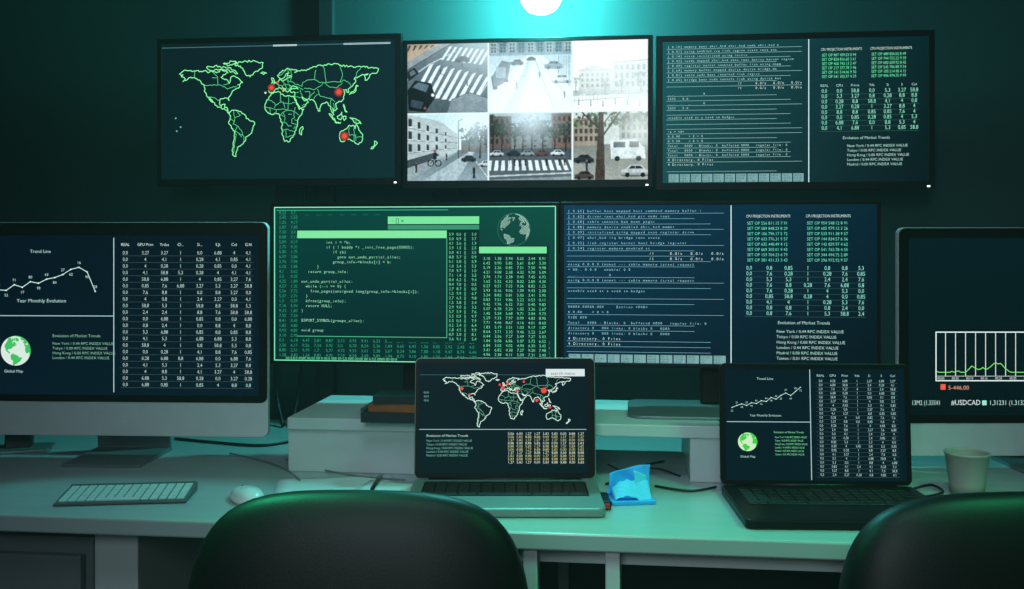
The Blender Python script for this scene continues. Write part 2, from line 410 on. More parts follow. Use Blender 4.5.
    q.line([(511,164),(511,126),(520,124)],.7,C(36,42,44)); q.veil(533,118,22,C(225,240,245),.8)
    # 6: parked cars behind a tree
    q.setclip(574.6,114.2,649,181.5)
    q.rect(574,114,650,148,C(206,212,200),1,tex=.08); q.rect(574,146,650,182,C(140,140,128),1,C(178,176,162),tex=.14)
    q.rect(574,120,602,147,C(172,150,124)); q.rect(620,116,650,147,C(156,164,154))
    for i in range(5):
        for j in range(3): q.rect(576+i*5,123+j*7.4,578.6+i*5,127.6+j*7.4,C(80,70,60)); q.rect(622.6+i*5.4,119+j*8,625.4+i*5.4,124+j*8,C(76,84,84))
    for i in range(90): q.disc(R.uniform(575,648),R.uniform(113,128),R.uniform(.6,2.4),tuple(v*R.uniform(.3,1.7) for v in C(88,110,60)[:3]),tex=.5,rag=.9)
    q.poly([(612,160),(611,142),(636,141),(645,150),(646,160)],C(220,226,224)); q.rect(630,143.5,639,149,C(50,64,72)); q.rect(614,144,626,149,C(90,104,110)); q.disc(618,160,2.6,C(20,22,24)); q.disc(639,160,2.6,C(20,22,24))
    car(q,575,163,20,C(52,58,62)); car(q,622,176,27,C(200,204,202)); car(q,576,179,19,C(104,72,62))
    q.poly([(596,182),(600,114),(604.5,114),(606,182)],C(92,68,52),tex=.4); q.line([(602,140),(621,114)],1.8,C(84,60,46)); q.line([(600,130),(583,114)],1.5,C(84,60,46)); q.line([(603,128),(612,116)],1.0,C(84,60,46)); q.line([(612,126),(630,118)],.8,C(84,60,46)); q.line([(592,122),(578,122)],.8,C(84,60,46))
    person(q,588,172,11,C(50,60,90)); q.veil(640,132,20,C(255,250,235),.6)
    q.setclip(574.6,44,649,181.5); q.veil(640,80,45,C(250,255,255),.35)
    return q
# ---------------------------------------------------------------- what the displays show
MAP = [
[(-168,66),(-162,70),(-156,71),(-140,70),(-125,70),(-115,68),(-100,68),(-94,72),(-85,69),(-82,67),(-87,64),(-94,60),(-88,57),(-82,55),(-80,51),(-78,54),(-77,60),(-73,62),(-65,59),(-60,55),(-56,52),(-65,49),(-61,46),(-66,44),(-70,42),(-74,40),(-76,36),(-81,31),(-80,26),(-82,29),(-85,30),(-90,29),(-97,27),(-97,22),(-94,18),(-90,21),(-87,21),(-88,16),(-83,15),(-83,10),(-79,9),(-82,8),(-87,13),(-94,16),(-105,20),(-110,27),(-114,31),(-110,24),(-116,31),(-120,34),(-124,40),(-124,47),(-130,54),(-138,59),(-148,61),(-154,58),(-162,55),(-158,59),(-165,62),(-162,65),(-168,66)],
[(-70,78),(-60,82),(-35,83),(-20,80),(-22,72),(-35,67),(-43,60),(-52,65),(-55,70),(-60,76),(-70,78)],
[(-120,75),(-105,77),(-95,75),(-80,74),(-70,70),(-65,65),(-75,68),(-90,71),(-115,71),(-120,75)],
[(-90,80),(-75,83),(-66,81),(-80,77),(-90,80)],
[(-79,9),(-72,12),(-62,10),(-52,5),(-50,0),(-44,-3),(-35,-6),(-38,-13),(-40,-21),(-48,-26),(-54,-34),(-58,-38),(-65,-42),(-68,-50),(-68,-55),(-74,-52),(-74,-44),(-73,-37),(-71,-30),(-70,-18),(-76,-14),(-81,-5),(-78,1),(-79,9)],
[(-17,15),(-16,21),(-10,29),(-6,35),(3,37),(10,37),(11,34),(20,31),(25,32),(33,31),(35,27),(38,20),(43,12),(51,12),(47,4),(40,-4),(40,-12),(35,-20),(32,-28),(27,-34),(18,-34),(14,-25),(12,-15),(13,-7),(9,0),(9,4),(4,6),(-5,5),(-12,8),(-17,15)],
[(-9,37),(-9,43),(-2,43),(-2,47),(-5,48),(2,51),(8,54),(10,57),(12,54),(20,55),(24,58),(30,60),(22,60),(25,65),(20,63),(17,58),(13,56),(8,58),(5,61),(12,66),(20,70),(30,70),(40,67),(35,65),(45,67),(60,69),(70,73),(85,74),(105,77),(115,74),(135,72),(150,71),(170,70),(180,68),(178,63),(165,60),(162,54),(157,52),(156,58),(162,61),(150,59),(138,54),(141,50),(133,43),(128,40),(129,35),(126,35),(125,39),(118,39),(122,36),(121,31),(118,24),(110,21),(106,19),(109,12),(105,9),(101,13),(103,3),(100,7),(98,15),(94,17),(90,22),(85,20),(80,15),(79,9),(76,9),(73,17),(71,21),(67,25),(57,26),(51,28),(48,30),(52,24),(56,25),(59,22),(53,16),(45,13),(40,20),(35,28),(35,32),(36,36),(28,37),(27,40),(33,42),(41,41),(38,45),(33,46),(29,43),(26,40),(22,37),(19,42),(13,45),(18,40),(15,38),(12,42),(8,44),(3,42),(-1,38),(-5,36),(-9,37)],
[(-5,50),(1,51),(0,53),(-2,57),(-5,58),(-5,55),(-3,54),(-5,50)],[(-24,65),(-18,66),(-14,65),(-19,63),(-24,65)],
[(130,32),(135,34),(140,36),(141,41),(145,44),(142,45),(140,40),(136,36),(130,32)],
[(44,-17),(49,-13),(50,-16),(47,-25),(44,-23),(44,-17)],[(95,5),(104,-2),(106,-6),(100,-1),(95,5)],
[(109,1),(117,7),(118,1),(115,-4),(110,-2),(109,1)],[(105,-7),(115,-8),(114,-9),(105,-7)],[(120,1),(124,1),(121,-5),(120,1)],
[(120,18),(122,14),(126,7),(122,10),(120,18)],
[(131,-1),(141,-3),(148,-7),(150,-10),(141,-9),(137,-6),(131,-1)],
[(114,-22),(122,-18),(130,-12),(136,-12),(140,-17),(142,-11),(146,-19),(153,-26),(150,-37),(143,-39),(138,-35),(131,-32),(124,-33),(115,-35),(113,-26),(114,-22)],
[(173,-35),(178,-38),(175,-41),(170,-46),(167,-46),(173,-40),(173,-35)]]
BORD = [[(-124,49),(-95,49),(-83,43),(-75,45),(-67,47)],[(-117,32),(-106,31),(-97,26)],[(-141,70),(-141,60)],
[(-60,5),(-70,1),(-73,-8),(-65,-11),(-58,-18),(-55,-25),(-53,-33)],[(-70,-18),(-67,-24),(-70,-35),(-72,-50)],[(-65,-11),(-69,-18),(-62,-22),(-55,-25)],[(-72,11),(-70,1)],[(-78,1),(-72,-3),(-70,-5)],
[(28,70),(30,60),(28,52),(38,48),(48,45),(50,51),(60,54),(70,54),(80,50),(90,50),(100,51),(115,50),(120,53),(130,48),(133,43)],
[(75,40),(80,30),(90,28),(98,27),(105,22)],[(67,25),(73,32),(78,33)],[(45,40),(48,30)],[(61,25),(61,37),(53,37)],[(52,42),(60,42),(70,40),(80,45),(85,49)],[(88,49),(96,43),(105,42),(115,46),(118,49)],
[(35,30),(46,29)],[(-2,43),(3,42)],[(3,50),(8,47),(13,46),(17,48),(24,48),(30,45)],[(14,54),(15,51),(18,49)],[(23,54),(24,50)],[(98,27),(97,17)],[(102,20),(104,11)],[(5,61),(12,62),(18,68),(25,69)],[(22,66),(28,70)],[(60,25),(62,30),(70,37)],[(18,49),(20,45),(22,41)],
[(-13,27),(-5,25),(3,19),(12,23),(24,20),(36,22)],[(24,31),(24,20),(23,11),(15,8),(9,4)],[(-17,15),(-8,15),(3,12),(14,13),(23,11),(34,9),(36,15)],[(10,33),(10,25),(12,23)],
[(34,9),(35,0),(30,-2),(30,-8),(40,-11)],[(12,-6),(20,-7),(24,-12),(30,-12)],[(12,-17),(24,-17),(33,-20)],[(20,-18),(20,-28),(28,-26),(32,-26)],[(3,12),(2,6)],[(-8,15),(-8,5)],[(15,8),(18,2),(17,-5)],[(34,9),(42,4)],
[(-5,37),(-7,42)],[(4,51),(6,49),(8,47)],[(8,47),(7,44)],[(12,54),(14,54)],[(24,48),(28,44),(23,41)],[(28,52),(23,54),(24,58)],[(38,45),(45,42),(50,40)],[(42,37),(36,36)],[(55,17),(52,19),(48,17)],[(70,54),(72,68)],[(90,50),(88,62),(85,74)],[(115,50),(118,62),(113,74)],[(140,54),(142,62),(150,71)],
[(-100,49),(-100,60),(-110,68)],[(-80,51),(-90,49)],[(-110,60),(-102,60)],[(-66,10),(-60,5)],[(-63,-22),(-58,-27)],[(18,15),(15,23)],[(0,15),(3,19)],[(30,5),(24,5)],[(12,4),(16,2)],[(35,-3),(40,-4)],[(36,-12),(33,-16)],
[(129,-14),(129,-32)],[(138,-16),(138,-35)],[(129,-26),(141,-26),(141,-34)],[(141,-29),(152,-29)],[(141,-3),(141,-9)]]
RC = random.Random(11)
def crinkle(pl, amp=1.5):
    out = []
    for a,b_ in zip(pl, pl[1:]):
        d = math.hypot(b_[0]-a[0], b_[1]-a[1]); n = max(1,int(d/2.4)); nx,ny = -(b_[1]-a[1])/(d or 1), (b_[0]-a[0])/(d or 1)
        for i in range(n):
            j = RC.uniform(-amp,amp) if i else 0
            out.append((a[0]+(b_[0]-a[0])*i/n+nx*j, a[1]+(b_[1]-a[1])*i/n+ny*j))
    out.append(pl[-1]); return out
MAPC = [crinkle(p) for p in MAP]; BORDC = [crinkle(p,.8) for p in BORD]
def land(lon, lat):
    for pl in MAP:
        ins = False
        for (xa,ya),(xb,yb) in zip(pl, pl[1:]):
            if (ya > lat) != (yb > lat) and lon < (xb-xa)*(lat-ya)/(yb-ya)+xa: ins = not ins
        if ins: return True
    return False
def worldmap(c, x0,y0,x1,y1, w, col, col2):
    f = lambda p: (x0+(p[0]+168)/348*(x1-x0), y0+(83-p[1])/138*(y1-y0))
    for pl in MAPC: c.line([f(p) for p in pl], w, col, 2)
    for pl in BORDC: c.line([f(p) for p in pl], w*.62, col2, 2)
    return f
def globe(c, x, y, r, step, size, col, lon0, lat0, ocean=None, L=2):
    if ocean: c.disc(x,y,r,ocean,L-1 if L>1 else 1,28)
    la0 = math.radians(lat0)
    lat = -84
    while lat < 86:
        k = max(1,int(360*math.cos(math.radians(lat))/step))
        for i in range(k):
            lon = -180+360*i/k
            d = math.radians(lon-lon0); la = math.radians(lat)
            cc = math.sin(la0)*math.sin(la)+math.cos(la0)*math.cos(la)*math.cos(d)
            if cc < .12 or not land(lon,lat): continue
            X = math.cos(la)*math.sin(d); Yv = math.cos(la0)*math.sin(la)-math.sin(la0)*math.cos(la)*math.cos(d)
            s_ = size*(.5+.5*cc); cx,cy = x+X*r, y-Yv*r
            c.rect(cx-s_,cy-s_,cx+s_,cy+s_,col,L)
        lat += step
TXT = C(185,228,218); DIM = C(120,185,172)
MARK = ['New York / 0.44 RPC INDEX VALUE','Tokyo / 0.00 RPC INDEX VALUE','Hong Kong / 0.00 RPC INDEX VALUE','London / 0.44 RPC INDEX VALUE','Madrid / 0.00 RPC INDEX VALUE','Taiwan / 0.01 RPC INDEX VALUE','Munich / 0.00 RPC INDEX VALUE']
def num():
    return R.choice(['0,0','0,8','6,88','58,8','4,1','3,27','0,28','7,6','4','2,4','0,85','8,8','5,3'])
def table(c, xs, y0, y1, rows, h, col, rule=True, xsc=.85):
    for r in range(rows):
        y = y0+(y1-y0)*r/max(rows-1,1)
        for i,x in enumerate(xs):
            t = '0,0' if i == 0 else ('1' if i in (3,) and R.random()<.6 else num())
            c.text(x, y, t, h, col, anchor='c', xs=xsc)
        if rule: c.line([(xs[0]-5,y+h*.42),(xs[-1]+5,y+h*.42)], .18, tuple(q*.22 for q in col[:3])+(1,), 2)
def market(c, x, y, h, dy, n, col, cx=None, title=True):
    if title: c.text(x if cx is None else cx, y, 'Evolution of Market Trends', h, col, anchor='l' if cx is None else 'c')
    for i in range(n): c.text(x, y+dy*(i+1.6), MARK[i%7], h*.93, col)
WORDS = 'ehci_hcd using memory mapped register bus initialized driver pci root hub irq enabled host bridge device reserved region cache node zone pages kernel command line console boot ready buffer table scan link state'.split()
def logline(n):
    s = '[ %.2f] ' % (R.random()*.9)
    while len(s) < n: s += R.choice(WORDS)+' '
    return s[:n]
def gpu(c, x, y, h, dy, n, col, colh, xs=.8):
    c.text(x, y, 'CPU PROJECTION INSTRUMENTS', h*.92, colh, xs=.72)
    for i in range(n):
        c.text(x+1, y+dy*(i+1.35), 'SET OP %03d %03d.%02d %d %02d' % (R.randint(100,999),R.randint(100,999),R.randint(1,99),R.randint(0,9),R.randint(10,99)), h, col, xs=xs)

def screen_map(c):
    c.bg(160.5,43,395.5,181,lambda u,v:(5+2*u,22+12*u+4*v,30+12*u+2*v))
    c.line([(162,47.2),(390,47.2)], .8, C(70,110,115)); c.line([(275,47.2),(298,47.2)],1.6,C(190,215,215)); c.line([(345,47.2),(390,47.2)],1.6,C(190,215,215))
    worldmap(c, 180, 62, 379, 157, .85, C(140,255,165), C(90,215,135))
    for x,y,r in ((340,94.5,3.6),(273,89,2.8),(345.5,138,3.6)):
        c.disc(x,y,r+1.2,C(90,36,32),4); c.disc(x,y,r+.4,C(160,52,42),5); c.disc(x,y,r*.7,C(235,76,58),6)
    c.disc(267,94,1.1,C(220,220,200),4); c.disc(279,84,1.3,C(235,70,50),4); c.disc(284,91,1.1,C(235,70,50),4)
    for x,y in ((176,118),(181,127),(177,131)): c.disc(x,y,.8,C(120,200,190),3)
def screen_cctv(c):
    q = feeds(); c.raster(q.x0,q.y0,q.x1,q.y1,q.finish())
def logpane(c, x0, y0, x1, y1, h, n, col):
    adv = (x1-x0)/66
    dy = (y1-y0)/n
    for i in range(n):
        y = y0+dy*(i+1)
        k = i/n
        if k < .27: c.text(x0+2, y-dy*.25, logline(R.randint(34,60)), h, col, adv)
        elif .27 <= k < .34: c.text(x0+(x1-x0)*.52, y-dy*.25, '/1      0.0/s   0.0/s   0.0/s', h*1.15, C(225,250,245), adv*1.05)
        elif k < .5: c.text(x0+2, y-dy*.25, R.choice(['SSSS : 0.0','00000 ...','___.  .   _      0','= 00.. 0.0.0   enable/ 0 0','using 0.0.0.0 (none) --- cable memory (area) request']), h, col, adv)
        elif .52 < k < .56: c.text(x0+2, y-dy*.25, 'useable used at a used to budget', h, col, adv)
        elif .66 < k < .76: c.text(x0+2, y-dy*.25, R.choice(['SIZE 000','0.0.00    = 0 = 0','/x = <0>','00000.00000.000     Entries <000>']), h, col, adv)
        elif .76 <= k < .86: c.text(x0+2, y-dy*.25, R.choice(['Total   0000 : Blocks: 0  buffered 0000   regular file: 0','directory 0   000 links: 0 blocks 0   0000']), h, col, adv)
        elif .88 < k < .93: c.text(x0+2, y-dy*.25, '4 Directory, 0 Files', h*1.1, C(225,250,245), adv*1.1)
        if R.random() < .85: c.line([(x0+1,y),(x0+(x1-x0)*R.choice([.98,.98,.8,.9]),y)], .34, tuple(q*.6 for q in col[:3])+(1,), 2)
def screen_logs(c, F, bgf, clip, col):
    x0,y0,x1,y1,div = F
    c.bg(*clip,bgf)
    logpane(c, x0+3, y0+3, div-4, y1-13, (y1-y0)*.0125+.3, 27, col)
    c.line([(div,y0+1),(div,y1-1)], 1.0, C(200,232,232), 2)
    n = 12; wd = (div-x0-10)/n
    for i in range(n):
        c.rect(x0+6+i*wd, y1-10.5, x0+6+(i+.9)*wd, y1-2.2, C(120,165,165), 2)
        for j in range(3):
            c.text(x0+6.6+i*wd, y1-7.9+j*2.7, num()+' '+num(), 1.8, C(10,34,40), L=4, xs=.85)
def screen_ur(c):
    screen_logs(c, (663,40,928,185,811), lambda u,v:(20-18*u,84-54*u-14*v,88-52*u-14*v),(662,40,929,185.5),C(190,245,240))  # lamp haze painted into the background, brightest on the left
    for x in (823,872): gpu(c, x, 52.5, 2.8, 4.3, 6, C(120,250,180), C(210,240,225), .82)
    xs = [826.5,841.5,857,873.5,889,903,915]
    for x,t in zip(xs,('REAL','CPU','Prime','Yds','Si','S','Col')): c.text(x,88.5,t,2.4,TXT,anchor='c')
    table(c, xs, 94.5, 131.5, 8, 3.7, C(150,240,205))
    c.text(868,141,'Evolution of Market Trends',2.8,TXT,anchor='c')
    market(c, 849, 141.5, 2.8, 4.6, 5, TXT, title=False)
def screen_mr(c):
    screen_logs(c, (563,205,877,368,734), lambda u,v:(3-2*u,58-26*u-18*v,84-36*u-24*v),(563.5,204.5,877.5,367.5),C(165,228,240))  # blue background includes painted haze, fading right and downwards
    for x in (749,808): gpu(c, x, 218, 3.0, 5.3, 8, C(110,230,190), C(210,240,235), .9)
    xs = [752,772,791,810,829,846,862]
    table(c, xs, 270.5, 316, 9, 3.8, C(150,235,218))
    c.text(806,325,'Evolution of Market Trends',3.1,TXT,anchor='c')
    market(c, 779, 325, 3.1, 5.4, 6, TXT, title=False)
def screen_code(c):
    g = C(115,235,170); gd = C(50,160,118)
    c.bg(273,206,556.5,361,lambda u,v:(1,60-18*v+14*u*(1-v),54-12*v+8*u*(1-v)))
    c.line([(274.5,206.5),(555.5,206.5),(555.5,360.5),(274.5,360.5)], 1.0, C(130,238,190), 2, True)
    for i in range(30):
        y = 213+i*4.95
        for k in range(23):
            if 1 < k and y < 338 : continue
            c.text(279+k*12, y, '%d,%d' % (R.randint(0,9),R.randint(0,99)), 2.9, gd, L=1)
    c.line([(277,209.5),(450,209.5)], .9, gd, 1)
    for x in range(9): c.text(281+x*12,215,'----',2.6,gd,L=1)
    c.text(286,359.5,'00 0.0.0 0000 00,00 00 0 00.0 000 00 0,0 000 00.00 00 0 0,0 0000 00 00.0',2.6,g,L=2,xs=.98)
    globe(c,515,229,15.5,6,.48,C(190,235,215),-40,30); c.ring(515,229,16,.3,C(60,140,125))
    c.rect(390,216,481,341, C(1,42,40), 3); c.rect(390,216,481,223.5, C(120,228,155), 4); c.rect(390,224.5,481,229,C(56,145,110),4)
    c.text(394,221.8,'- [] x',4,C(8,60,50),L=5)
    for i in range(24):
        for k,x in enumerate((451,458.5,466,473.5)): c.text(x, 235+i*4.5, '%d,%d' % (R.randint(0,9),R.randint(0,9)) if k!=2 else '||', 2.7, g, L=5)
    c.rect(481,245,549,359, C(1,42,40), 3); c.rect(481,246,547,252.5, C(120,228,155), 4)
    for i in range(22):
        for k,x in enumerate((485,496,507,518,529,539.5)): c.text(x, 259+i*4.5, '%d.%02d' % (R.randint(0,9),R.randint(0,99)), 2.7, g, L=5)
    c.poly([(298,229.5),(449,229.5),(449,336),(298,336)],[C(1,56,52),C(1,60,54),C(1,40,42),C(1,40,42)],6); c.rect(298,230,449,237.5, C(128,230,158), 7); c.line([(298,336),(449,336),(449,238)],.8,C(80,170,130),7)
    code = ['           int i = *b;','           if ( ! buddy *i _init_free_page(SUNOS);','              if (b)','                goto out_undo_partial_alloc;','              group_info->blocks[i] = b;','       }','   return group_info;','','out_undo_partial_alloc:','  while (--i >= 0) {','    free_page((unsigned long)group_info->blocks[i]);','  }','  kfree(group_info);','  return NULL;','}','','EXPORT_SYMBOL(groups_alloc);','','void group']
    for i,l in enumerate(code): c.text(302, 243+i*4.9, l, 2.7, C(165,245,200), 2.3, L=8)
def trend(c, x0,y0,x1,y1, h, labels=True, pts=None):
    pts = pts or [0,.12,.1,.25,.22,.38,.34,.5,.46,.62,.58,.74,.98,.8,.72,.3]
    q = [(x0+(x1-x0)*i/(len(pts)-1), y1-(y1-y0)*p) for i,p in enumerate(pts)]
    c.line(q, h*.24, TXT, 3)
    for p in q: c.disc(p[0],p[1],h*.24,C(230,240,240),4,8)
    if labels:
        for i,p in enumerate(q): c.text(p[0],p[1]+(-h*1.0 if i%2 else h*1.9),str(R.randint(10,99)),h*.8,TXT,anchor='c')
    return q
def screen_left(c):
    c.bg(-31,235.5,259,396,lambda u,v:(1,13+8*v,28+6*v))
    c.text(42,253,'Trend Line',3.2,TXT,anchor='c')
    trend(c,-25,267,97,293,3.3,pts=[0,.05,.02,.1,.08,.3,.2,.42,.36,.52,.58,.7,.9,.98,.8,.05])
    c.text(43,303,'Year Monthly Evolution',3.5,TXT,anchor='c')
    c.line([(-30,316.5),(115,316.5)],.9,C(160,190,195)); c.line([(115.5,238),(115.5,393)],.9,C(170,200,205))
    globe(c,17,352,15,3.4,.62,C(60,190,95),-60,25,C(215,232,222)); c.text(15,374,'Global Map',2.8,TXT,anchor='c')
    market(c,54,338,2.9,4.8,4,C(135,192,166))
    xs = [127,147,166,182,201,219,235,249]
    for x,t in zip(xs,('REAL','GPU Prim','Yrdes','Cl...','Si...','S.Jt','Col','G.N')): c.text(x,246,t,2.9,C(215,235,232),anchor='c',xs=.9)
    table(c,xs,254.5,387,21,3.4,C(182,214,210))
def screen_lapc(c):
    c.bg(419.5,366.5,587.5,478.5,lambda u,v:(3,20+4*v,30))
    c.line([(420,379),(545,379)],.5,C(60,100,105)); c.rect(546,373,585,380.5,C(215,228,228),2); c.text(548,379,'- search menu',3.2,C(20,30,40),L=3)
    worldmap(c,443,377,571,432,.65,C(215,245,228),C(100,175,135))
    for x,y,r in ((544,395,2.9),(503,392,1.9),(508,388,1.5),(517,395,1.5),(462,393,1.7),(537,405,1.6),(500,389,1.2),(550,412,1.4),(470,399,1.1),(524,386,1.2)): c.disc(x,y,r,C(235,72,62),4,12)
    for i in range(3): c.text(424,398+i*4,'00,0',2,DIM)
    c.line([(420,434.5),(586,434.5)],.7,C(150,185,190))
    c.text(427,442,'Evolution of Market Trends',2.5,TXT)
    for i in range(5): c.text(427,447+i*3.7,MARK[i],2.2,DIM,xs=.9)
    for i in range(10):
        for k in range(9): c.text(508+k*8.7,440+i*3.2,R.choice(['0,00','1,27','5,83','8,88']),2.4,C(205,205,150) if i%3 else C(215,230,218),xs=1.0)
def screen_lapr(c):
    c.bg(728.5,375,905.5,489,lambda u,v:(1,20+3*v,32))
    c.text(768,386.5,'Trend Line',2.5,TXT,anchor='c')
    trend(c,735,394,803,415,2.2,pts=[0,.1,.18,.1,.24,.2,.34,.3,.5,.42,.6,.72,.6,.8,1])
    c.text(768,424,'Year Monthly Evolution',2.2,TXT,anchor='c')
    c.line([(730,429.5),(812,429.5)],.8,C(160,190,195)); c.line([(812.5,376),(812.5,488)],.8,C(170,200,205))
    globe(c,750,450,9.5,4,.5,C(60,205,70),-50,25,C(205,232,190)); c.text(750,466,'Global Map',2.2,TXT,anchor='c')
    c.text(776,441,'Evolution of Market Trends',2.1,C(130,225,165),xs=.85)
    for i in range(6): c.text(777,446+i*3.5,MARK[i],1.9,C(130,225,165),xs=.72)
    xs = [823,835,847,859,871,883,894]
    for x,t in zip(xs,('REAL','GPU','Prim','Yds','Si','S','Col')): c.text(x,383,t,2.3,TXT,anchor='c')
    table(c,xs,388.5,484,24,2.5,C(175,214,210),xsc=.8)
def screen_right(c):
    c.bg(908.5,238,1205,415,lambda u,v:(1,22-6*v,28-6*v))
    W_ = C(225,240,238)
    c.line([(935.5,332),(1180,332),(1180,380.5),(935.5,380.5)],1.1,W_,2,True)
    for i in range(1,25): c.line([(935+i*10,332),(935+i*10,376)],.8,C(205,225,222),2)
    q = []; v = .12
    for i in range(110):
        v = min(.9,max(.05,v+R.uniform(-.07,.076))); q.append((936+i*2.2,374-v*38))
    c.line(q,.75,C(120,235,110),4)
    c.rect(936.2,376,1179,379.9,C(10,30,34),3); c.line([(935,376),(1180,376)],.5,W_,3)
    for i in range(17): c.text(936.8+i*14.4,379.4,'00:%02d'%(i*5%60),2.5,W_,L=4,xs=.85)
    c.rect(940,384,945,389.5,C(240,90,70),3); c.text(947.5,389.5,'5-446,00',4.0,C(240,160,140))
    c.text(911,404.8,'13M2 (1,33541',4.6,TXT,xs=.70); c.text(950.5,404.8,'#USDCAD',5.0,C(235,248,248),xs=.86); c.rect(981.5,400.2,986,405,C(150,230,210),3); c.text(988.5,404.8,'1,31231 (1,3132   #EURUSD',4.6,TXT,xs=.82)

# ---------------------------------------------------------------- room shell
def struct(o): o['kind'] = 'structure'; return o
WY = 2.34
struct(box('floor',(-2.6,2.6),(-2.2,WY+.1),(-.1,0),M_floor,w=0))
struct(box('ceiling',(-2.6,2.6),(-2.2,WY+.1),(2.8,2.9),M_ceil,w=0))
struct(box('wall_back',(-2.6,2.6),(WY,WY+.1),(0,2.8),M_wall,w=0))
struct(box('wall_left',(-2.6,-2.5),(-2.1,WY),(0,2.8),M_wall,w=0))
struct(box('wall_right',(2.5,2.6),(-2.1,WY),(0,2.8),M_wall,w=0))
struct(box('wall_front',(-2.6,2.6),(-2.2,-2.1),(0,2.8),M_wall,w=0))
xa = PY(318,0,WY-.02).x; xb = PY(334,0,WY-.02).x
struct(box('trim_1',(xa,xb),(WY-.025,WY),(0,2.8),mat('dark_trim',C(30,44,48),.6,noise=.1),w=.004))
struct(box('baseboard_back',(-2.5,2.5),(WY-.015,WY),(0,.09),M_white,w=.003))

# ---------------------------------------------------------------- desk
DZ = .75; DF = 1.445
desk = empty('desk',(0,1.88,0),0,'long pale laminate desk carrying monitors and laptops','desk')
box('desktop',(-1.75,1.55),(DF-1.88,WY-.04-1.88),(.724,DZ),M_desk,desk,w=.003)
for px in (116,533,613,1060):
    X = PY(px,550,1.5).x
    if px == 116: box('leg',(X-.036,X+.036),(1.5-1.88,1.98-1.88),(0,.724),M_white,desk,w=.002)
    else: box('leg',(X-.0105,X+.0105),(1.455-1.88,1.50-1.88),(0,.724),M_white,desk,w=.002)
for px in (533,613,1060):
    X = PY(px,550,1.5).x; box('leg',(X-.0105,X+.0105),(2.22-1.88,2.26-1.88),(0,.724),M_white,desk,w=.002)
xa = PY(520,550,1.5).x
box('rail',(xa,1.5),(1.50-1.88,1.525-1.88),(.69,.724),M_white,desk,w=.002)
xl, xr = PY(-120,550,1.5).x, PY(90,550,1.5).x
cab = empty('drawer_cabinet',((xl+xr)/2,1.7,0),0,'grey office drawer cabinet with metal pull handles under the desk','cabinet')
hw = (xr-xl)/2
box('body',(-hw,hw),(-.19,.25),(0.02,.70),M_cab,cab,w=.003)
for i,(z0,z1) in enumerate(((.50,.675),(.27,.485),(.04,.255))):
    d = box('drawer',(-hw+.012,hw-.012),(-.208,-.19),(z0,z1),M_cab,cab,w=.003)
    tube('handle',[(.03,-.209,z1-.06),(.03,-.232,z1-.06),(.13,-.232,z1-.06),(.13,-.209,z1-.06)],.004,M_alu,d,n=3)

# ---------------------------------------------------------------- monitor riser
ry0, ry1, rz = 1.775, 2.05, .85
rx0, rx1 = PY(287,420,ry0).x, PY(722,420,ry0).x
ris = empty('monitor_riser',((rx0+rx1)/2,(ry0+ry1)/2,DZ),0,'white laminate monitor riser shelf standing on the desk','shelf')
rh = (rx1-rx0)/2; rd = (ry1-ry0)/2
box('shelf_board',(-rh,rh),(-rd,rd),(rz-DZ-.022,rz-DZ),M_white,ris,w=.002)
bw = PY(425,0,ry0).x-rx0
box('side_box',(-rh,-rh+bw),(-rd+.006,rd),(0,rz-DZ-.022),M_white,ris,w=.002)
lw = rx1-PY(690,0,ry0).x
box('leg',(rh-lw,rh),(-rd+.004,rd),(0,rz-DZ-.022),M_white,ris,w=.002)

# ---------------------------------------------------------------- monitors
def monitor(name, label, xl, xr, yt, yb, Yp, ins, painter, base_z=None, base_w=.3, wall=False, ref=None, cat='monitor', group=None):
    vl = vY(xl,Yp); A = P(xl,yt,vl); B = P(xl,yb,vl); D = P(xr,yt,vY(xr,Yp))
    W = D.x-A.x; H = A.z-B.z; cx = (A.x+D.x)/2
    z0 = B.z if base_z is None else base_z
    e = empty(name,(cx,Yp,z0),0,label,cat,group)
    zb = B.z-z0; zt = zb+H; l,t,r,bt = ins
    x0,x1 = -W/2, W/2; ix0,ix1,iz0,iz1 = x0+l, x1-r, zb+bt, zt-t
    V = [(x0,0,zb),(x1,0,zb),(x1,0,zt),(x0,0,zt),(ix0,0,iz0),(ix1,0,iz0),(ix1,0,iz1),(ix0,0,iz1),
         (ix0,.002,iz0),(ix1,.002,iz0),(ix1,.002,iz1),(ix0,.002,iz1),(x0,.022,zb),(x1,.022,zb),(x1,.022,zt),(x0,.022,zt)]
    F = [(0,1,5,4),(1,2,6,5),(2,3,7,6),(3,0,4,7),(4,5,9,8),(5,6,10,9),(6,7,11,10),(7,4,8,11),(8,9,10,11),
         (0,12,13,1),(1,13,14,2),(2,14,15,3),(3,15,12,0),(12,15,14,13)]
    h = mo('bezel_housing',V,F,M_black,e); bev(h,.0012,2)
    prism('back_cover',rrect(-W*.3,W*.3,zb+H*.15,zt-H*.12,.03),.021,.05,'y',M_black,e,w=.006)
    c = Content(ref, (x0,zb,x1,zt)); painter(c)
    o = c.build(e, .0016)
    if wall:
        box('wall_bracket',(-.05,.05),(.05,WY-Yp-.012),(zb+H/2-.05,zb+H/2+.05),M_blackm,e,w=.004)
        box('wall_plate',(-.09,.09),(WY-Yp-.013,WY-Yp),(zb+H/2-.1,zb+H/2+.1),M_blackm,e,w=.004)
    else:
        box('stand_neck',(-.03,.03),(.045,.07),(.005,zb+H*.5),M_blackm,e,w=.006)
        prism('stand_base',rrect(-base_w/2,base_w/2,-.1,.1,.03),0,.006,'z',M_alud,e,w=.002,loc=(0,.0,0))
    box('status_led',(x1-.016,x1-.010),(-.0008,0),(zb+.004,zb+.0075),M_led,e,w=0)
    return e
g3 = 'three wall-mounted monitors in the upper row'
